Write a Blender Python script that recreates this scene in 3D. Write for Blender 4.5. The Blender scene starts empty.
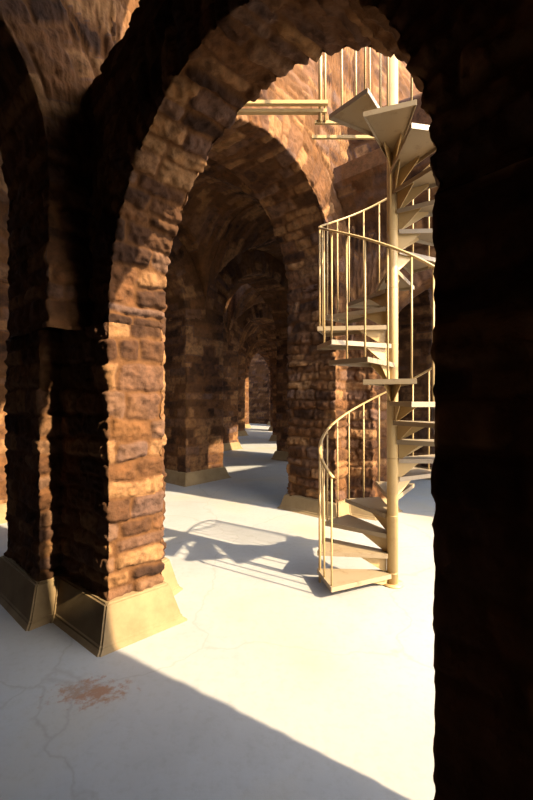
import bpy, bmesh, math
import numpy as np
from mathutils import Vector

PI = math.pi
C = bpy.context.scene.collection
SC = bpy.context.scene

# ------------------------------------------------------------------ noise
def hash1(*ks):
    h = np.zeros(np.broadcast(*ks).shape, dtype=np.uint32) + np.uint32(2166136261)
    for k in ks:
        k = np.asarray(k).astype(np.int64).astype(np.uint32)
        h = (h ^ k) * np.uint32(16777619)
        h ^= h >> np.uint32(13)
        h = h * np.uint32(0x5bd1e995)
        h ^= h >> np.uint32(15)
    return h.astype(np.float64) / 4294967295.0

def vnoise(p, s, seed=0):
    q = p * s
    i = np.floor(q).astype(np.int64)
    f = q - i
    f = f * f * (3 - 2 * f)
    out = 0
    for dx in (0, 1):
        wx = f[..., 0] if dx else 1 - f[..., 0]
        for dy in (0, 1):
            wy = f[..., 1] if dy else 1 - f[..., 1]
            for dz in (0, 1):
                wz = f[..., 2] if dz else 1 - f[..., 2]
                out = out + wx * wy * wz * hash1(i[..., 0] + dx, i[..., 1] + dy, i[..., 2] + dz, np.int64(seed))
    return out - 0.5

def fbm(p, s, n=3, seed=0):
    o = 0; a = 1.0
    for k in range(n):
        o = o + a * vnoise(p, s * 2 ** k, seed + k * 7)
        a *= 0.5
    return o

_rng = np.random.RandomState(5)
_rows = {}
def rows_for(hm):
    if hm not in _rows:
        r = np.random.RandomState(int(hm * 1000))
        h = hm * (0.65 + 0.7 * r.rand(600))
        _rows[hm] = np.concatenate([[-3.0], -3.0 + np.cumsum(h)])
    return _rows[hm]

def masonry(P, a, b, seed, hm=0.15, wm=0.34, rough=1.0):
    """rough coursed rubble: displacement, stone tone, mortar mask, second tone"""
    a = a + 0.07 * fbm(P, 4.0, 3, seed + 50)
    b = b + 0.06 * fbm(P, 3.2, 3, seed + 60)
    R = rows_for(hm)
    r = np.clip(np.searchsorted(R, b) - 1, 0, len(R) - 2)
    b0, b1 = R[r], R[r + 1]
    W = wm * (0.7 + 0.7 * hash1(r, np.int64(seed)))
    x = a / W + 7 * hash1(r, np.int64(seed + 1)) + 50
    k = np.floor(x).astype(np.int64)
    jit = lambda kk: 0.55 * (hash1(kk, r, np.int64(seed + 2)) - 0.5)
    lo = k + jit(k); hi = k + 1 + jit(k + 1)
    dn = x < lo; up = x >= hi
    k = k - dn + up
    lo = k + jit(k); hi = k + 1 + jit(k + 1)
    ea = np.minimum(x - lo, hi - x) * W
    eb = np.minimum(b - b0, b1 - b)
    rad = 0.04
    qa = np.clip(rad - ea, 0, None); qb = np.clip(rad - eb, 0, None)
    e = rad - np.sqrt(qa ** 2 + qb ** 2)
    e = np.where((qa <= 0) & (qb <= 0), np.minimum(ea, eb), e)
    e = e + 0.022 * fbm(P, 14, 3, seed + 3)
    t = np.clip(e / 0.03, 0, 1); t = t * t * (3 - 2 * t)
    h1 = hash1(k, r, np.int64(seed + 4)); h2 = hash1(k, r, np.int64(seed + 5)); h3 = hash1(k, r, np.int64(seed + 6))
    cx = (x - (lo + hi) / 2) * W; cy = b - (b0 + b1) / 2
    d = t * (0.015 + 0.018 * (h1 - .5)) + t * (cx * (h2 - .5) * 0.16 + cy * (h3 - .5) * 0.32)
    # chiselled rock face: ridged noise
    n = fbm(P + 10 * h1[..., None], 7.0, 3, seed + 8)
    rid = np.abs(vnoise(P + 5 * h2[..., None], 16.0, seed + 9))
    rid2 = np.abs(vnoise(P + 3 * h3[..., None], 34.0, seed + 19))
    d = d + (0.020 * n + 0.045 * (0.2 - rid) + 0.026 * (0.2 - rid2)) * (0.3 + 0.7 * t) - 0.014
    d = d * rough
    m = 1 - np.clip(e / 0.02, 0, 1)
    return d, hash1(k, r, np.int64(seed + 11)), m, h3

# ------------------------------------------------------------------ mesh helpers
def link(name, me, mat, parent=None, smooth=True):
    o = bpy.data.objects.new(name, me)
    C.objects.link(o)
    if mat is not None:
        me.materials.append(mat)
    if smooth:
        me.polygons.foreach_set('use_smooth', np.ones(len(me.polygons), dtype=bool))
    if parent is not None:
        o.parent = parent
    return o

class Skin:
    """collects quad grids of masonry in one mesh with a colour attribute"""
    def __init__(s): s.v = []; s.f = []; s.c = []; s.n = 0
    def grid(s, P, col, wrap=False):
        nu, nv = P.shape[:2]
        idx = np.arange(nu * nv).reshape(nu, nv) + s.n
        if wrap: idx = np.vstack([idx, idx[:1]])
        f = np.stack([idx[:-1, :-1], idx[1:, :-1], idx[1:, 1:], idx[:-1, 1:]], -1).reshape(-1, 4)
        s.v.append(P.reshape(-1, 3)); s.f.append(f); s.c.append(col.reshape(-1, 4)); s.n += nu * nv
    def build(s, name, mat, parent=None):
        v = np.concatenate(s.v); f = np.concatenate(s.f); c = np.concatenate(s.c)
        me = bpy.data.meshes.new(name)
        me.vertices.add(len(v)); me.vertices.foreach_set('co', v.astype(np.float32).ravel())
        me.loops.add(f.size); me.loops.foreach_set('vertex_index', f.astype(np.int32).ravel())
        me.polygons.add(len(f)); me.polygons.foreach_set('loop_start', np.arange(0, f.size, 4, dtype=np.int32))
        me.update(calc_edges=True)
        at = me.color_attributes.new('stone', 'FLOAT_COLOR', 'POINT')
        at.data.foreach_set('color', c.astype(np.float32).ravel())
        return link(name, me, mat, parent)

def rgba(t, m, t2):
    return np.stack([t, m, t2, np.ones_like(t)], -1)

def loop_samples(poly, step):
    """points, mitred normals and arc length around a closed CCW polygon"""
    n = len(poly); pts = []; nor = []; arc = []; L = 0.0
    poly = [np.array(p, float) for p in poly]
    en = []
    for i in range(n):
        d = poly[(i + 1) % n] - poly[i]; d /= np.linalg.norm(d)
        en.append(np.array([d[1], -d[0]]))
    for i in range(n):
        a, b = poly[i], poly[(i + 1) % n]
        l = np.linalg.norm(b - a); k = max(1, int(round(l / step)))
        for j in range(k):
            if j == 0:
                m = en[i - 1] + en[i]; m = 0.8 * m / np.linalg.norm(m)
            else: m = en[i]
            pts.append(a + (b - a) * j / k); nor.append(m); arc.append(L + l * j / k)
        L += l
    return np.array(pts), np.array(nor), np.array(arc)

def prism_skin(S, poly, z0, z1, step, seed, hm, wm, rough=1.0):
    p, n, a = loop_samples(poly, step)
    nz = max(2, int(round((z1 - z0) / step)) + 1)
    z = np.linspace(z0, z1, nz)
    P = np.zeros((len(p), nz, 3)); N = np.zeros_like(P)
    P[..., :2] = p[:, None, :]; P[..., 2] = z[None, :]
    N[..., :2] = n[:, None, :]
    A = np.broadcast_to(a[:, None], P.shape[:2]); B = P[..., 2]
    d, t, m, t2 = masonry(P, A, B, seed, hm, wm, rough)
    S.grid(P + N * d[..., None], rgba(t, m, t2), wrap=True)

def plinth_mesh(name, poly, h, e0, e1, mat, parent):
    """splayed concrete base around a pier footprint"""
    n = len(poly); P = [np.array(p, float) for p in poly]
    def off(e):
        out = []
        for i in range(n):
            d0 = P[i] - P[i - 1]; d0 /= np.linalg.norm(d0)
            d1 = P[(i + 1) % n] - P[i]; d1 /= np.linalg.norm(d1)
            n0 = np.array([d0[1], -d0[0]]); n1 = np.array([d1[1], -d1[0]])
            out.append(P[i] + e * (n0 + n1) / max(0.4, 1 + float(n0 @ n1)))
        return out
    bm = bmesh.new()
    rings = []
    for e, z in ((e0 + .035, 0.0), (e0, 0.035), (e1, h), (-0.06, h + 0.012)):
        rings.append([bm.verts.new((q[0], q[1], z)) for q in off(e)])
    for a, b in zip(rings[:-1], rings[1:]):
        for i in range(n):
            bm.faces.new((a[i], a[(i + 1) % n], b[(i + 1) % n], b[i]))
    bm.faces.new(rings[-1])
    bmesh.ops.recalc_face_normals(bm, faces=bm.faces[:])
    bmesh.ops.bevel(bm, geom=[e for e in bm.edges if e.calc_length() > .05], offset=0.012, segments=2, affect='EDGES')
    me = bpy.data.meshes.new(name); bm.to_mesh(me); bm.free()
    return link(name, me, mat, parent, smooth=False)

def arch_skin(o, ud, nd, R, span_c, zs, thick, padl, padr, ztop, step, seed, hm, wm, ring=0.45, rough=1.0):
    """closed masonry skin of a wall with a round arch in it, above the springing.
    o: left springing point of the front face (xy), ud along the span, nd into the wall."""
    S = Skin()
    o = np.array(o, float); ud = np.array(ud, float); nd = np.array(nd, float)
    c = span_c
    # angles: 0 = right springing, pi = left springing
    na = max(12, int(PI * R / step))
    th = np.linspace(0, PI, na)
    xr, xl, yt = (R + padr), -(R + padl), ztop - zs
    th = np.sort(np.concatenate([th, [math.atan2(yt, xr), math.atan2(yt, xl)]]))
    cs, sn = np.cos(th), np.sin(th)
    with np.errstate(divide='ignore', invalid='ignore'):
        Lx = np.where(cs > 1e-9, xr / np.maximum(cs, 1e-9), np.where(cs < -1e-9, xl / np.minimum(cs, -1e-9), 1e9))
        Ly = np.where(sn > 1e-9, yt / np.maximum(sn, 1e-9), 1e9)
    L = np.minimum(Lx, Ly)
    nf = max(4, int((L.max() - R) / step)); ns = max(3, int(thick / step)); nt = max(2, int(thick / (4 * step)))
    fr = np.linspace(1, 0, nf + 1)
    # face samples crowd near the intrados
    fr = fr ** 1.0
    rad = []; dep = []; kind = []
    for q in fr: rad.append(R + (L - R) * q); dep.append(np.zeros_like(L)); kind.append(0)
    for j in range(1, ns): rad.append(np.full_like(L, R)); dep.append(np.full_like(L, thick * j / ns)); kind.append(1)
    for q in fr[::-1]: rad.append(R + (L - R) * q); dep.append(np.full_like(L, thick)); kind.append(2)
    for j in range(1, nt): rad.append(L.copy()); dep.append(np.full_like(L, thick * (1 - j / nt))); kind.append(3)
    rad = np.array(rad).T; dep = np.array(dep).T; kind = np.array(kind)
    X = c + rad * cs[:, None]; Z = zs + rad * sn[:, None]
    P = np.zeros(X.shape + (3,))
    P[..., 0] = o[0] + ud[0] * X + nd[0] * dep
    P[..., 1] = o[1] + ud[1] * X + nd[1] * dep
    P[..., 2] = Z
    N = np.zeros_like(P)
    f = (kind == 0) | (kind == 2)
    sgn = np.where(kind == 0, -1.0, np.where(kind == 2, 1.0, 0.0))
    N[..., 0] += nd[0] * sgn; N[..., 1] += nd[1] * sgn
    inner = np.zeros(len(kind)); inner[nf:nf + ns + 1] = 1
    N[..., 0] += -ud[0] * cs[:, None] * inner; N[..., 1] += -ud[1] * cs[:, None] * inner
    N[..., 2] += -sn[:, None] * inner
    # pattern coordinates
    u_v = np.where(kind == 1, dep, np.where(kind == 0, -(rad - R), thick + (rad - R)))
    b_v = np.broadcast_to(((PI - th) * R)[:, None], rad.shape) + zs
    isring = (rad - R) < ring + 0.0 * vnoise(P, 2.0, seed)
    a_ = np.where(isring, u_v, X); b_ = np.where(isring, b_v, Z)
    d1, t1, m1, s1 = masonry(P, a_, b_, seed, hm, wm, rough)
    edge = np.clip(np.abs(rad - R - ring) / 0.03, 0, 1); edge = np.where(f[None, :], edge, 1)
    d = np.where(edge < 1, d1 * edge - 0.02 * (1 - edge), d1)
    m = np.maximum(m1, np.where(edge < 0.6, 1, 0))
    d = np.where((kind == 3)[None, :], 0, d)
    nl = np.linalg.norm(N, axis=-1, keepdims=True); N = N / np.maximum(nl, 1.0)
    Q = P + N * d[..., None]
    S.grid(np.transpose(Q, (1, 0, 2)), np.transpose(rgba(t1, m, s1), (1, 0, 2)), wrap=True)
    return S

def set_props(o, label=None, cat=None, group=None, kind=None):
    if label: o['label'] = label
    if cat: o['category'] = cat
    if group: o['group'] = group
    if kind: o['kind'] = kind
    return o

def empty(name, loc, label, cat, group=None):
    o = bpy.data.objects.new(name, None); C.objects.link(o); o.location = loc
    o.empty_display_size = .2
    return set_props(o, label, cat, group)

def keep_world(child, parent):
    child.parent = parent
    child.matrix_parent_inverse = parent.matrix_basis.inverted()

# ------------------------------------------------------------------ materials
def new_mat(name):
    m = bpy.data.materials.new(name); m.use_nodes = True
    nt = m.node_tree; nt.nodes.clear()
    out = nt.nodes.new('ShaderNodeOutputMaterial'); b = nt.nodes.new('ShaderNodeBsdfPrincipled')
    nt.links.new(b.outputs[0], out.inputs[0])
    return m, nt, b
def node(nt, t, **kw):
    n = nt.nodes.new(t)
    for k, v in kw.items():
        if k in n.inputs: n.inputs[k].default_value = v
        else: setattr(n, k, v)
    return n
def ramp(nt, stops):
    r = nt.nodes.new('ShaderNodeValToRGB'); e = r.color_ramp.elements
    while len(e) > 1: e.remove(e[-1])
    e[0].position = stops[0][0]; e[0].color = (*stops[0][1], 1)
    for p, c in stops[1:]:
        q = e.new(p); q.color = (*c, 1)
    return r
def mixc(nt, a, b, f, mode='MIX'):
    x = nt.nodes.new('ShaderNodeMix'); x.data_type = 'RGBA'; x.blend_type = mode
    for s, v in ((x.inputs[0], f), (x.inputs[6], a), (x.inputs[7], b)):
        if hasattr(v, 'is_output'): nt.links.new(v, s)
        elif isinstance(v, tuple): s.default_value = (*v, 1)
        else: s.default_value = v
    return x.outputs[2]

def stone_material():
    m, nt, b = new_mat('rubble_stone')
    geo = node(nt, 'ShaderNodeNewGeometry')
    at = node(nt, 'ShaderNodeAttribute', attribute_name='stone')
    sep = node(nt, 'ShaderNodeSeparateColor'); nt.links.new(at.outputs['Color'], sep.inputs[0])
    base = ramp(nt, [(0, (.020, .010, .006)), (.25, (.040, .019, .010)), (.45, (.074, .033, .013)), (.65, (.060, .036, .028)), (.8, (.125, .064, .028)), (1, (.145, .078, .035))])
    nt.links.new(sep.outputs[0], base.inputs[0])
    n1 = node(nt, 'ShaderNodeTexNoise', Scale=11.0, Detail=8.0, Roughness=.65); nt.links.new(geo.outputs['Position'], n1.inputs['Vector'])
    r1 = ramp(nt, [(.3, (.35, .31, .29)), (.5, (1.2, 1.15, 1.1)), (.72, (1.9, 1.7, 1.45))]); nt.links.new(n1.outputs[0], r1.inputs[0])
    c = mixc(nt, base.outputs[0], r1.outputs[0], 0.85, 'MULTIPLY')
    n2 = node(nt, 'ShaderNodeTexNoise', Scale=1.3, Detail=4.0); nt.links.new(geo.outputs['Position'], n2.inputs['Vector'])
    r2 = ramp(nt, [(.45, (0, 0, 0)), (.65, (1, 1, 1))]); nt.links.new(n2.outputs[0], r2.inputs[0])
    c = mixc(nt, c, (.15, .066, .02), mathn(nt, 'MULTIPLY', r2.outputs[0], .35))
    n3 = node(nt, 'ShaderNodeTexNoise', Scale=30.0, Detail=4.0); nt.links.new(geo.outputs['Position'], n3.inputs['Vector'])
    mort = mixc(nt, (.05, .020, .007), (.105, .047, .017), n3.outputs[0])
    c = mixc(nt, c, mort, sep.outputs[1])
    nt.links.new(c, b.inputs['Base Color'])
    b.inputs['Roughness'].default_value = .95; b.inputs['Specular IOR Level'].default_value = .12
    n4 = node(nt, 'ShaderNodeTexNoise', Scale=38.0, Detail=3.0, Roughness=.55); nt.links.new(geo.outputs['Position'], n4.inputs['Vector'])
    bp = node(nt, 'ShaderNodeBump', Strength=1.0, Distance=.007); nt.links.new(n4.outputs[0], bp.inputs['Height'])
    nt.links.new(bp.outputs[0], b.inputs['Normal'])
    return m

def mathn(nt, op, a, b=None):
    x = nt.nodes.new('ShaderNodeMath'); x.operation = op
    for s, v in ((x.inputs[0], a), (x.inputs[1], b)):
        if v is None: continue
        if hasattr(v, 'is_output'): nt.links.new(v, s)
        else: s.default_value = v
    return x.outputs[0]

def concrete_floor():
    m, nt, b = new_mat('pale_concrete_floor')
    geo = node(nt, 'ShaderNodeNewGeometry')
    n1 = node(nt, 'ShaderNodeTexNoise', Scale=1.1, Detail=6.0, Roughness=.6); nt.links.new(geo.outputs['Position'], n1.inputs['Vector'])
    r1 = ramp(nt, [(.3, (.232, .224, .208)), (.5, (.262, .254, .238)), (.7, (.282, .268, .242))]); nt.links.new(n1.outputs[0], r1.inputs[0])
    n2 = node(nt, 'ShaderNodeTexNoise', Scale=18.0, Detail=8.0, Roughness=.7); nt.links.new(geo.outputs['Position'], n2.inputs['Vector'])
    r2 = ramp(nt, [(.25, (.80, .78, .74)), (.5, (1, 1, 1))]); nt.links.new(n2.outputs[0], r2.inputs[0])
    c = mixc(nt, r1.outputs[0], r2.outputs[0], .6, 'MULTIPLY')
    # faint yellowish wear
    n5 = node(nt, 'ShaderNodeTexNoise', Scale=.55, Detail=3.0); nt.links.new(geo.outputs['Position'], n5.inputs['Vector'])
    r5 = ramp(nt, [(.5, (0, 0, 0)), (.7, (1, 1, 1))]); nt.links.new(n5.outputs[0], r5.inputs[0])
    c = mixc(nt, c, (.285, .232, .145), mathn(nt, 'MULTIPLY', r5.outputs[0], .7))
    # rust stain near the first pier
    mp = node(nt, 'ShaderNodeMapping'); mp.inputs['Location'].default_value = (1.02 / .32, -2.33 / .17, 0)
    mp.inputs['Scale'].default_value = (1 / .32, 1 / .17, 0)
    nt.links.new(geo.outputs['Position'], mp.inputs[0])
    ln = node(nt, 'ShaderNodeVectorMath', operation='LENGTH'); nt.links.new(mp.outputs[0], ln.inputs[0])
    n3 = node(nt, 'ShaderNodeTexNoise', Scale=16.0, Detail=6.0, Roughness=.75); nt.links.new(geo.outputs['Position'], n3.inputs['Vector'])
    fall = node(nt, 'ShaderNodeMapRange'); fall.inputs['From Min'].default_value = 1.1; fall.inputs['From Max'].default_value = 0.1
    nt.links.new(ln.outputs['Value'], fall.inputs[0])
    k = mathn(nt, 'ADD', mathn(nt, 'MULTIPLY', fall.outputs[0], .30), n3.outputs[0])
    r3 = ramp(nt, [(.62, (0, 0, 0)), (.78, (1, 1, 1))]); nt.links.new(k, r3.inputs[0])
    c = mixc(nt, c, (.20, .075, .02), mathn(nt, 'MULTIPLY', r3.outputs[0], mathn(nt, 'MULTIPLY', mathn(nt, 'GREATER_THAN', fall.outputs[0], .02), .75)))
    # hairline cracks
    wob = node(nt, 'ShaderNodeTexNoise', Scale=1.6, Detail=5.0); nt.links.new(geo.outputs['Position'], wob.inputs['Vector'])
    va = node(nt, 'ShaderNodeVectorMath', operation='MULTIPLY_ADD'); va.inputs[1].default_value = (.8, .8, 0)
    nt.links.new(wob.outputs['Color'], va.inputs[0]); nt.links.new(geo.outputs['Position'], va.inputs[2])
    vo = node(nt, 'ShaderNodeTexVoronoi', feature='DISTANCE_TO_EDGE', Scale=.55); nt.links.new(va.outputs[0], vo.inputs['Vector'])
    r4 = ramp(nt, [(.002, (1, 1, 1)), (.006, (0, 0, 0))]); nt.links.new(vo.outputs[0], r4.inputs[0])
    c = mixc(nt, c, (.19, .172, .15), mathn(nt, 'MULTIPLY', r4.outputs[0], .45))
    nt.links.new(c, b.inputs['Base Color'])
    b.inputs['Roughness'].default_value = .6; b.inputs['Specular IOR Level'].default_value = .25
    bp = node(nt, 'ShaderNodeBump', Strength=.15, Distance=.01); nt.links.new(n2.outputs[0], bp.inputs['Height'])
    nt.links.new(bp.outputs[0], b.inputs['Normal'])
    return m

def plaster(name, lo, hi, rough=.85):
    m, nt, b = new_mat(name)
    geo = node(nt, 'ShaderNodeNewGeometry')
    n1 = node(nt, 'ShaderNodeTexNoise', Scale=5.0, Detail=8.0, Roughness=.65); nt.links.new(geo.outputs['Position'], n1.inputs['Vector'])
    r1 = ramp(nt, [(.3, lo), (.65, hi)]); nt.links.new(n1.outputs[0], r1.inputs[0])
    nt.links.new(r1.outputs[0], b.inputs['Base Color'])
    b.inputs['Roughness'].default_value = rough; b.inputs['Specular IOR Level'].default_value = .2
    bp = node(nt, 'ShaderNodeBump', Strength=.3, Distance=.01); nt.links.new(n1.outputs[0], bp.inputs['Height'])
    nt.links.new(bp.outputs[0], b.inputs['Normal'])
    return m

def painted_metal(name, col, worn, amount, rough=.45):
    m, nt, b = new_mat(name)
    geo = node(nt, 'ShaderNodeNewGeometry')
    n1 = node(nt, 'ShaderNodeTexNoise', Scale=9.0, Detail=9.0, Roughness=.7); nt.links.new(geo.outputs['Position'], n1.inputs['Vector'])
    r1 = ramp(nt, [(.55, (0, 0, 0)), (.72, (1, 1, 1))]); nt.links.new(n1.outputs[0], r1.inputs[0])
    c = mixc(nt, col, worn, mathn(nt, 'MULTIPLY', r1.outputs[0], amount))
    nt.links.new(c, b.inputs['Base Color'])
    b.inputs['Roughness'].default_value = rough; b.inputs['Specular IOR Level'].default_value = .4
    return m

STONE = stone_material()
FLOOR = concrete_floor()
PLINTH = plaster('plinth_render', (.15, .098, .046), (.205, .142, .07))
CREAM = painted_metal('cream_painted_steel', (.37, .25, .105), (.22, .11, .04), .5)
TREADM = painted_metal('worn_steel_tread', (.22, .165, .10), (.12, .065, .03), .8, .38)

# ------------------------------------------------------------------ layout of the grid of piers
Mv = np.array([.66, .75]); Mv /= np.linalg.norm(Mv)
Tv = np.array([-Mv[1], Mv[0]])
Rc = np.array([.99, 5.72])
QI, PJ = 3.46, 3.87
PW, PT = 1.0, .88
ZS = 3.35
def G(i, j): return Rc + QI * i * Tv + PJ * j * Mv
def at(o, v, t): return o + v * Mv + t * Tv

def make_pier(name, label, low, core, z_low, step, seed, hm=.15, wm=.34, ph=.27, e0=.10, rough=1.0):
    c = np.mean(np.array(core), 0)
    root = empty(name, (c[0], c[1], 0), label, 'pillar', 'rubble stone piers of the vault')
    S = Skin()
    if low is not core:
        prism_skin(S, low, ph - .03, z_low, step, seed, hm, wm, rough)
        prism_skin(S, core, z_low - .03, ZS + .04, step * 1.5, seed, hm, wm, rough)
    else:
        prism_skin(S, core, ph - .03, ZS + .04, step, seed, hm, wm, rough)
    sh = S.build('shaft', STONE); keep_world(sh, root)
    pl = plinth_mesh('plinth', low, ph, e0, .035, PLINTH, None); keep_world(pl, root)
    return root

D0 = np.array([.87, -.49]); D0 /= np.linalg.norm(D0); E0 = np.array([-D0[1], D0[0]])
def core_poly(o): return [at(o, 0, 0), at(o, PW, 0), at(o, PW, PT), at(o, 0, PT)]
def pil_poly(o, v0=.33, v1=.80, pr=.38):
    return [at(o, 0, 0), at(o, v0, 0), at(o, v0, 0) + pr * D0, at(o, v1, 0) + (pr + .05) * D0, at(o, v1, 0), at(o, PW, 0), at(o, PW, PT), at(o, 0, PT)]

# near low arch (wall A)
Wd = np.array([.669, -.743]); Nd = np.array([.743, .669])
F = np.array([-1.113, 2.81]); B = F + .42 * Nd
ZA = 2.25; RA = 1.17
# near left pier
P0 = G(0, -1)
Cn = np.array([-1.772, 3.12]); K = np.array([-1.66, 3.25])
K2 = B + .30 * Tv
jf = at(Rc, -2.87, 0)
low = [Cn, K, F, B, K2, jf, at(Rc, -2.87, PT), Cn + .8 * Tv]
Cu = P0 + .03 * Mv
core = [Cu, jf, at(Rc, -2.87, PT), Cu + PT * Tv]
make_pier('stone_pier', 'large near stone pier on the left with sunlit block face and pale splayed plinth', low, core, ZA, .0115, 11, .155, .30, .285, .10)
# near right pier
J1 = F + 2.335 * Wd; J2 = J1 + .42 * Nd
rp_low = [J1 + .38 * Wd - .35 * Nd, J1 + 1.4 * Wd - .35 * Nd, J2 + 1.4 * Wd + .34 * Nd, J2 + .38 * Wd + .34 * Nd, J2 + .38 * Wd, J2, J1, J1 + .38 * Wd]
rp_core = [rp_low[0], rp_low[1], rp_low[2], rp_low[3]]
make_pier('stone_pier', 'black shadowed stone pier filling the right edge of the photo', rp_low, rp_core, ZA, .014, 23, .13, .3, .285, .10, .38)
# pier behind the stair
make_pier('stone_pier', 'brown block stone pier standing just behind the spiral staircase', pil_poly(Rc), core_poly(Rc), ZA, .018, 31, .15, .32, .22, .09, 1.5)
far = [
    (1, 0, 'stone pier left of the corridor with a narrow sunlit strip, beyond the near pier', .035),
    (1, 1, 'dark stone pier showing its left edge past the pier behind the staircase', .05),
    (2, 1, 'rough stone pier at the left of the second corridor arch', .05),
    (2, 2, 'stone pier at the right of the second corridor arch', .06),
    (3, 2, 'small distant pier with warm lit jamb left of the third corridor arch', .06),
    (3, 3, 'small distant stone pier right of the third corridor arch', .07),
    (4, 3, 'most distant stone pier left of the dark end arch', .07),
    (4, 4, 'most distant stone pier right of the dark end arch', .07),
    (0, 1, 'brown stone pier seen between the staircase pole and the black right pier', .04),
    (1, -1, 'sunlit stone pier glimpsed at the far left edge beyond the near pier', .04),
]
for n, (i, j, lab, st) in enumerate(far):
    o = G(i, j)
    make_pier('stone_pier', lab, core_poly(o), core_poly(o), ZA, st, 41 + n * 13, .16, .36, .24, .10)
# hidden support of the low arch behind the stair
# ------------------------------------------------------------------ arches
def tag_arch(o, label):
    return set_props(o, label, 'arch', 'rubble stone arches of the vault')

S = arch_skin(F, Wd, Nd, RA, 1.1675, ZA, .42, .80, .9, 4.1, .0115, 11, .12, .36, .5, 1.0)
tag_arch(S.build('stone_arch', STONE), 'nearest low stone arch framing the staircase, black front and orange lit underside')
# low arch from the pier behind the stair towards the right
a0 = at(Rc, .33, 0) + .38 * D0
S = arch_skin(a0, D0, E0, 1.17, 1.17, ZA, .47, .5, .5, 5.9, .04, 77, .15, .33, .5)
tag_arch(S.build('stone_arch', STONE), 'low stone arch behind the staircase springing right from the brown block pier')
def arch_c(i, j, label, step, ztop, seed):
    o = at(G(i, j), -2.87, 0) if (i, j) != (0, -1) else at(G(i, j), -2.84, 0)
    S = arch_skin(o, Mv, Tv, 1.435, 1.435, ZS, PT, .5, .5, ztop, step, seed, .15, .34, .55)
    return tag_arch(S.build('stone_arch', STONE), label)
arch_c(0, 0, 'tall sunlit stone arch over the corridor, left of the staircase', .022, 9.2, 91)
arch_c(0, -1, 'stone arch curving off the near left pier at the top left corner', .03, 7.6, 93)
arch_c(0, 1, 'stone arch in shade behind the upper half of the staircase', .045, 9.2, 95)
arch_c(1, 0, 'stone arch with lit edge at the left side of the corridor', .04, 5.8, 97)
arch_c(1, 1, 'dark rubble stone arch across the corridor, second beyond the staircase', .04, 5.8, 99)
arch_c(2, 2, 'small warm lit stone arch in the middle of the corridor', .05, 5.8, 101)
arch_c(2, 1, 'stone arch beside the rough pier left of the corridor middle', .06, 5.8, 103)
arch_c(3, 3, 'small distant stone arch near the corridor end', .06, 5.8, 105)
arch_c(4, 4, 'smallest stone arch at the dark corridor end', .07, 5.8, 107)

# ------------------------------------------------------------------ setting: floor, walls, ceilings
def box_bm(bm, o, ud, nd, u0, u1, n0, n1, z0, z1):
    vs = []
    for z in (z0, z1):
        for u, n in ((u0, n0), (u1, n0), (u1, n1), (u0, n1)):
            p = o + u * ud + n * nd
            vs.append(bm.verts.new((p[0], p[1], z)))
    for f in ((3, 2, 1, 0), (4, 5, 6, 7), (0, 1, 5, 4), (1, 2, 6, 5), (2, 3, 7, 6), (3, 0, 4, 7)):
        bm.faces.new([vs[i] for i in f])
def struct(name, bm, mat):
    bmesh.ops.recalc_face_normals(bm, faces=bm.faces[:])
    me = bpy.data.meshes.new(name); bm.to_mesh(me); bm.free()
    return set_props(link(name, me, mat, None, False), kind='structure')

def flat_stone(name, o, ud, u0, u1, z0, z1, thick, nd, step, seed):
    """a solid rubble wall: displaced skin around a thin rectangle"""
    S = Skin()
    q = [o + u0 * ud, o + u1 * ud, o + u1 * ud + thick * nd, o + u0 * ud + thick * nd]
    a = sum(q[k][0] * q[(k + 1) % 4][1] - q[(k + 1) % 4][0] * q[k][1] for k in range(4))
    if a < 0: q = q[::-1]
    prism_skin(S, q, z0, z1, step, seed, .16, .36)
    return set_props(S.build(name, STONE), kind='structure')

bm = bmesh.new()
box_bm(bm, np.array([0., 0.]), np.array([1., 0.]), np.array([0., 1.]), -22, 22, -6, 34, -.3, 0)
struct('floor', bm, FLOOR)

V0 = -PJ * 2 + .2         # line of the left wall
flat_stone('wall_left', Rc, Tv, -4.0, 18.5, 0, 7.6, .5, Mv, .12, 201).location = (Mv[0] * (V0 - .5), Mv[1] * (V0 - .5), 0)
flat_stone('wall_back', at(Rc, 0, -3.75), Mv, V0, -3.12, 0, 7.6, -.5, Tv, .10, 203)
flat_stone('wall_far', at(Rc, 0, 18.2), Mv, V0, 18, 0, 7.6, .5, Tv, .14, 205)
flat_stone('wall_right', at(Rc, 0, 0), Tv, .88, 18.5, 0, 7.6, .5, Mv, .14, 207).location = (Mv[0] * 16.2, Mv[1] * 16.2, 0)

flat_stone('wall_right_blocker', at(Rc, 0, -3.5), Mv, 1.5, 16, 0, 5.4, -.5, Tv, .12, 209)  # unseen wall, added to keep side light out of the corridor

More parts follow.
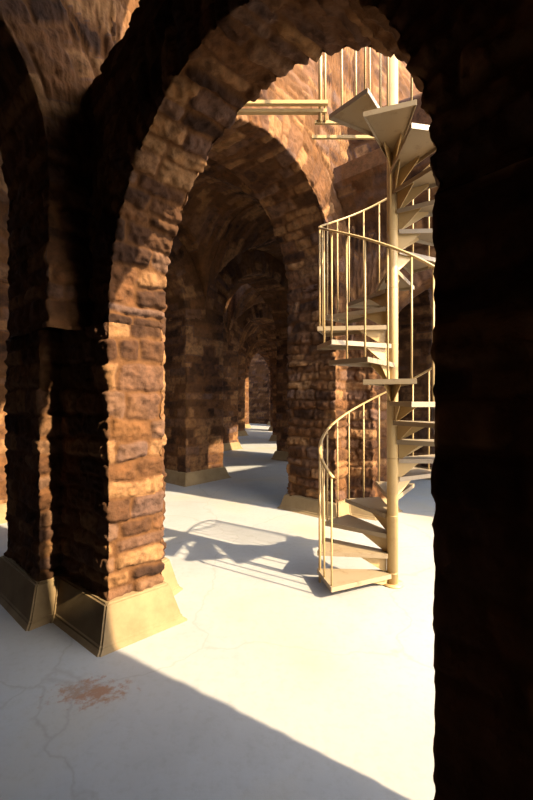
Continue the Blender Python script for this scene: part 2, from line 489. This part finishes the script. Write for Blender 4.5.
def vault(name, v0, v1, vc, t0, t1, step, seed, cut=None, top=5.8):
    """groin vault web between transverse arches"""
    nu = int((v1 - v0) / step) + 1; nv = int((t1 - t0) / step) + 1
    v = np.linspace(v0, v1, nu); t = np.linspace(t0, t1, nv)
    VV, TT = np.meshgrid(v, t, indexing='ij')
    h = (t1 - t0) / 2; tc = (t0 + t1) / 2
    z1 = np.sqrt(np.clip(1.985 ** 2 - (VV - vc) ** 2, 0, None))
    z2 = 2.0 * np.sqrt(np.clip(1 - ((TT - tc) / h) ** 2, 0, None))
    Z = ZS + np.maximum(z1, z2) if cut != 'barrel' else ZS + z1
    P = np.stack([Rc[0] + Mv[0] * VV + Tv[0] * TT, Rc[1] + Mv[1] * VV + Tv[1] * TT, Z], -1)
    gu = np.gradient(P, axis=0); gv = np.gradient(P, axis=1)
    N = np.cross(gu, gv); N /= np.linalg.norm(N, axis=-1, keepdims=True) + 1e-9
    N = np.where(N[..., 2:3] > 0, -N, N)
    sarc = np.concatenate([[0], np.cumsum(np.linalg.norm(np.diff(P[:, nv // 2], axis=0), axis=-1))])
    d, tt, m, t2 = masonry(P, TT + 0 * VV, np.broadcast_to(sarc[:, None], VV.shape) * 1.0, seed, .15, .4)
    Q = P + N * d[..., None]
    S = Skin(); S.grid(Q, rgba(tt, m, t2))
    T2 = P.copy(); T2[..., 2] = np.maximum(P[..., 2] + .22, 0) if cut == 'barrel' else top
    S.grid(T2[::-1], rgba(tt, m, t2)[::-1])
    for sl in (np.s_[0, :], np.s_[-1, :], np.s_[:, 0], np.s_[:, -1]):
        S.grid(np.stack([Q[sl], T2[sl]], 0), np.stack([rgba(tt, m, t2)[sl]] * 2, 0))
    return set_props(S.build(name, STONE), kind='structure')

bays = [(0, 1), (0, -1), (0, 2), (1, 0), (1, 1), (1, 2), (1, 3), (2, 0), (2, 1), (2, 2), (2, 3), (3, 1), (3, 2), (3, 3), (3, 4), (-1, 1), (0, 3), (1, -1), (2, -1)]
open_side = {(1, 1): 1.6, (2, 2): 1.75, (0, -1): 1.0}
for n, (i, j) in enumerate(bays):
    vc = PJ * j - 1.435
    vault('ceiling', vc - 1.935, vc + open_side.get((i, j), 1.935), vc, QI * i + PT - .02, QI * (i + 1) + .02, .05 if i == 0 else .09, 301 + n * 7)
vault('ceiling', -1.9, .5, -1.435, PT - .02, QI + .02, .05, 401)
# stair bay: only the haunch over the pier behind the stair remains, the rest is an open well
vault('ceiling', -.05, .5, -1.435, -1.9, 0.02, .04, 371, cut='barrel')
# ceiling of the bay the photograph was taken from
bm = bmesh.new(); box_bm(bm, Rc, Mv, Tv, V0 - .4, -3.08, -4.4, .02, 5.6, 5.9)
struct('ceiling', bm, STONE)

# ------------------------------------------------------------------ spiral staircase
SX, SY = 1.165, 3.70
RISER, Z1, STEP = .175, .11, 30.0
A1 = 207.0; ROUT = .69; NT = 24
stair = empty('spiral_staircase', (SX, SY, 0), 'cream painted steel spiral staircase standing on the pale floor beyond the near arch', 'staircase')
def P3(r, deg, z): return Vector((SX + r * math.cos(math.radians(deg)), SY + r * math.sin(math.radians(deg)), z))
def tube(bm, pts, r, n=10, caps=True, flat=None):
    rings = []
    pts = [Vector(p) for p in pts]
    for i, p in enumerate(pts):
        d = (pts[min(i + 1, len(pts) - 1)] - pts[max(i - 1, 0)]).normalized()
        up = Vector((0, 0, 1)) if abs(d.z) < .9 else Vector((1, 0, 0))
        x = d.cross(up).normalized(); y = x.cross(d)
        rings.append([bm.verts.new(p + x * r * math.cos(2 * PI * k / n) + y * r * (flat or 1) * math.sin(2 * PI * k / n)) for k in range(n)])
    for a, b in zip(rings[:-1], rings[1:]):
        for k in range(n): bm.faces.new((a[k], a[(k + 1) % n], b[(k + 1) % n], b[k]))
    if caps: bm.faces.new(rings[0][::-1]); bm.faces.new(rings[-1])
def slab(bm, pts, z0, z1):
    lo = [bm.verts.new((p[0], p[1], z0)) for p in pts]; hi = [bm.verts.new((p[0], p[1], z1)) for p in pts]
    n = len(pts)
    bm.faces.new(lo[::-1]); bm.faces.new(hi)
    for i in range(n): bm.faces.new((lo[i], lo[(i + 1) % n], hi[(i + 1) % n], hi[i]))
def plate(bm, quad, nrm, th):
    nrm = Vector(nrm).normalized() * th / 2
    a = [bm.verts.new(Vector(q) + nrm) for q in quad]; b = [bm.verts.new(Vector(q) - nrm) for q in quad]
    n = len(quad)
    bm.faces.new(a); bm.faces.new(b[::-1])
    for i in range(n): bm.faces.new((a[i], b[i], b[(i + 1) % n], a[(i + 1) % n]))
def fin(name, bm, mat, parent=None, smooth=False, bevel=0):
    bmesh.ops.recalc_face_normals(bm, faces=bm.faces[:])
    if bevel: bmesh.ops.bevel(bm, geom=bm.edges[:], offset=bevel, segments=1, affect='EDGES')
    me = bpy.data.meshes.new(name); bm.to_mesh(me); bm.free()
    o = link(name, me, mat, None, smooth)
    if parent is not None: o.parent = parent; o.matrix_parent_inverse = Vector((0, 0, 0)) and None or parent_inv(parent)
    return o
def parent_inv(p):
    from mathutils import Matrix
    m = Matrix.Translation(p.location) if p.parent is None else Matrix.Translation((SX, SY, 0))
    return m.inverted() if p.parent is None else Matrix.Identity(4)

bm = bmesh.new(); tube(bm, [(SX, SY, 0), (SX, SY, 5.45)], .050, 24); tube(bm, [(SX, SY, 0), (SX, SY, .012)], .10, 24)
for k in range(1, NT + 1, 3):
    z = Z1 + RISER * (k - 1); tube(bm, [(SX, SY, z - .003), (SX, SY, z + .003)], .0515, 24)
fin('center_pole', bm, CREAM, stair, True)
for ob in (C.objects['center_pole'],):
    for e in (): pass

def sub(name, bm, mat, parent_obj):
    o = fin(name, bm, mat, None); o.parent = parent_obj
    return o
for k in range(1, NT + 1):
    z = Z1 + RISER * (k - 1); a = A1 - STEP * (k - 1); b = a - STEP - 3
    bm = bmesh.new()
    def corner(r, deg, off): # point on the edge line at radius r, shifted sideways
        p = P3(r, deg, 0); t = math.radians(deg)
        return Vector((p.x - math.sin(t) * off, p.y + math.cos(t) * off, 0))
    i0 = corner(.05, a, .035); o0 = corner(ROUT, a, 0.0); o1 = corner(ROUT, b, 0.0); i1 = corner(.05, b, -.035)
    slab(bm, [i0, o0, o1, i1], z - .006, z)
    rim = .038
    for p, q in ((i0, o0), (o0, o1), (o1, i1)):
        d = (q - p).normalized(); nrm = (d.y, -d.x, 0)
        plate(bm, [(p.x, p.y, z + .002), (q.x, q.y, z + .002), (q.x, q.y, z - rim), (p.x, p.y, z - rim)], nrm, .006)
    t = fin('tread', bm, TREADM, None); t.parent = stair; t.matrix_parent_inverse = parent_inv(stair)
    bm = bmesh.new()
    for dg, sg, w in ((a, -1, .27), (b, 1, .20)):
        r = math.radians(dg)
        off = Vector((-math.sin(r), math.cos(r), 0)) * sg * .012
        q = [P3(.052, dg, z - .006) + off, P3(.052 + w, dg, z - .008) + off, P3(.052 + w, dg, z - .03) + off, P3(.085, dg, max(.004, z - .172)) + off, P3(.052, dg, max(.004, z - .172)) + off]
        plate(bm, q, (-math.sin(r), math.cos(r), 0), .006)
    g = fin('bracket', bm, CREAM, None); g.parent = t
    for h in (0, 1):
        if k == NT and h: continue
        aa = a - 2.5 - h * STEP / 2
        zt = z + .93 + RISER * (h * .5 + 2.5 / STEP)
        bm = bmesh.new(); tube(bm, [P3(.668 if h == 0 else .655, aa, z - .03), P3(.668 if h == 0 else .66, aa, zt)], .0085, 8)
        o = fin('baluster', bm, CREAM, None, True); o.parent = stair; o.matrix_parent_inverse = parent_inv(stair)
    if k == 1:
        bm = bmesh.new(); tube(bm, [P3(.668, a - 30, 0), P3(.668, a - 30, z + .93 + RISER)], .012, 8)
        tube(bm, [P3(.668, a - 34, 0), P3(.668, a - 34, z + .93 + RISER)], .010, 8)
        o = fin('newel_post', bm, CREAM, None, True); o.parent = stair; o.matrix_parent_inverse = parent_inv(stair)
pts = []
for s in range(0, NT * 8 + 1):
    dg = A1 - 1 - s * STEP / 8
    pts.append(P3(.665, dg, Z1 + .93 + RISER * s / 8))
bm = bmesh.new(); tube(bm, pts, .017, 10, True, .6)
o = fin('handrail', bm, CREAM, None, True); o.parent = stair; o.matrix_parent_inverse = parent_inv(stair)
# landing: small deck, two carrying beams into the wall, railing
ZL = 4.31
bm = bmesh.new()
for p, q in (((.45, 3.74), (1.13, 3.74)), ((.45, 3.95), (1.13, 3.95))):
    slab(bm, [(p[0], p[1] - .012), (q[0], p[1] - .012), (q[0], p[1] + .012), (p[0], p[1] + .012)], ZL - .03, ZL)
o = fin('landing_frame', bm, CREAM, None); o.parent = stair; o.matrix_parent_inverse = parent_inv(stair)
for z, y in ((ZL + .09, 3.66), (ZL + .055, 3.72)):
    bm = bmesh.new(); slab(bm, [(-.90, y - .02), (.56, y - .02), (.56, y + .02), (-.90, y + .02)], z, z + .032)
    o = fin('beam', bm, CREAM, None); o.parent = stair; o.matrix_parent_inverse = parent_inv(stair)
for x, r in ((.50, .018), (.545, .010), (.70, .010), (.83, .010), (.96, .010), (1.06, .012)):
    bm = bmesh.new(); tube(bm, [(x, 3.72, ZL - .02), (x, 3.72, 5.3)], r, 8)
    o = fin('railing_post', bm, CREAM, None, True); o.parent = stair; o.matrix_parent_inverse = parent_inv(stair)
bm = bmesh.new(); tube(bm, [(.48, 3.72, 5.3), (1.1, 3.72, 5.3)], .017, 8)
o = fin('landing_rail', bm, CREAM, None, True); o.parent = stair; o.matrix_parent_inverse = parent_inv(stair)

# ------------------------------------------------------------------ light
sd = bpy.data.lights.new('sun', 'SUN'); so = bpy.data.objects.new('sun', sd); C.objects.link(so)
EL = math.radians(36)
d = Vector((-.85 * math.cos(EL), .53 * math.cos(EL), -math.sin(EL)))
so.rotation_euler = d.to_track_quat('-Z', 'Y').to_euler(); so.location = (8, -4, 9)
sd.energy = 20.0; sd.color = (1.0, .82, .56); sd.angle = math.radians(.9)
SKY, FILL_GLOW = 4.6, 12.0      # open sky, plus a warm lobe added on the sun side as fill
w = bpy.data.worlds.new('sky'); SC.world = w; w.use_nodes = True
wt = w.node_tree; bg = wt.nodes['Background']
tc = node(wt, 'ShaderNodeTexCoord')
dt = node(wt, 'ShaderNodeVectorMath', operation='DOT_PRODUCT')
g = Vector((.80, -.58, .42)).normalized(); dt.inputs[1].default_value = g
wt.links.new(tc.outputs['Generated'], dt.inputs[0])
lobe = mathn(wt, 'POWER', mathn(wt, 'MAXIMUM', dt.outputs['Value'], 0.0), 7.0)
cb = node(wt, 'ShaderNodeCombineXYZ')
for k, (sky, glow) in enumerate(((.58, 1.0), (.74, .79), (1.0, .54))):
    wt.links.new(mathn(wt, 'ADD', mathn(wt, 'MULTIPLY', lobe, glow * FILL_GLOW), sky * SKY), cb.inputs[k])
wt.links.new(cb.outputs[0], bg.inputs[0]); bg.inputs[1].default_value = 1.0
# ------------------------------------------------------------------ camera
cd = bpy.data.cameras.new('camera'); co = bpy.data.objects.new('camera', cd); C.objects.link(co)
co.location = (0, 0, 1.7); co.rotation_euler = (PI / 2, 0, 0)
cd.sensor_fit = 'HORIZONTAL'; cd.sensor_width = 36.0; cd.lens = 36.0 * 400 / 533; cd.clip_start = .05
SC.camera = co
SC.view_settings.view_transform = 'Standard'; SC.view_settings.look = 'None'
SC.view_settings.exposure = 0.0; SC.view_settings.gamma = 1.0
SC.cycles.max_bounces = 8; SC.cycles.diffuse_bounces = 5
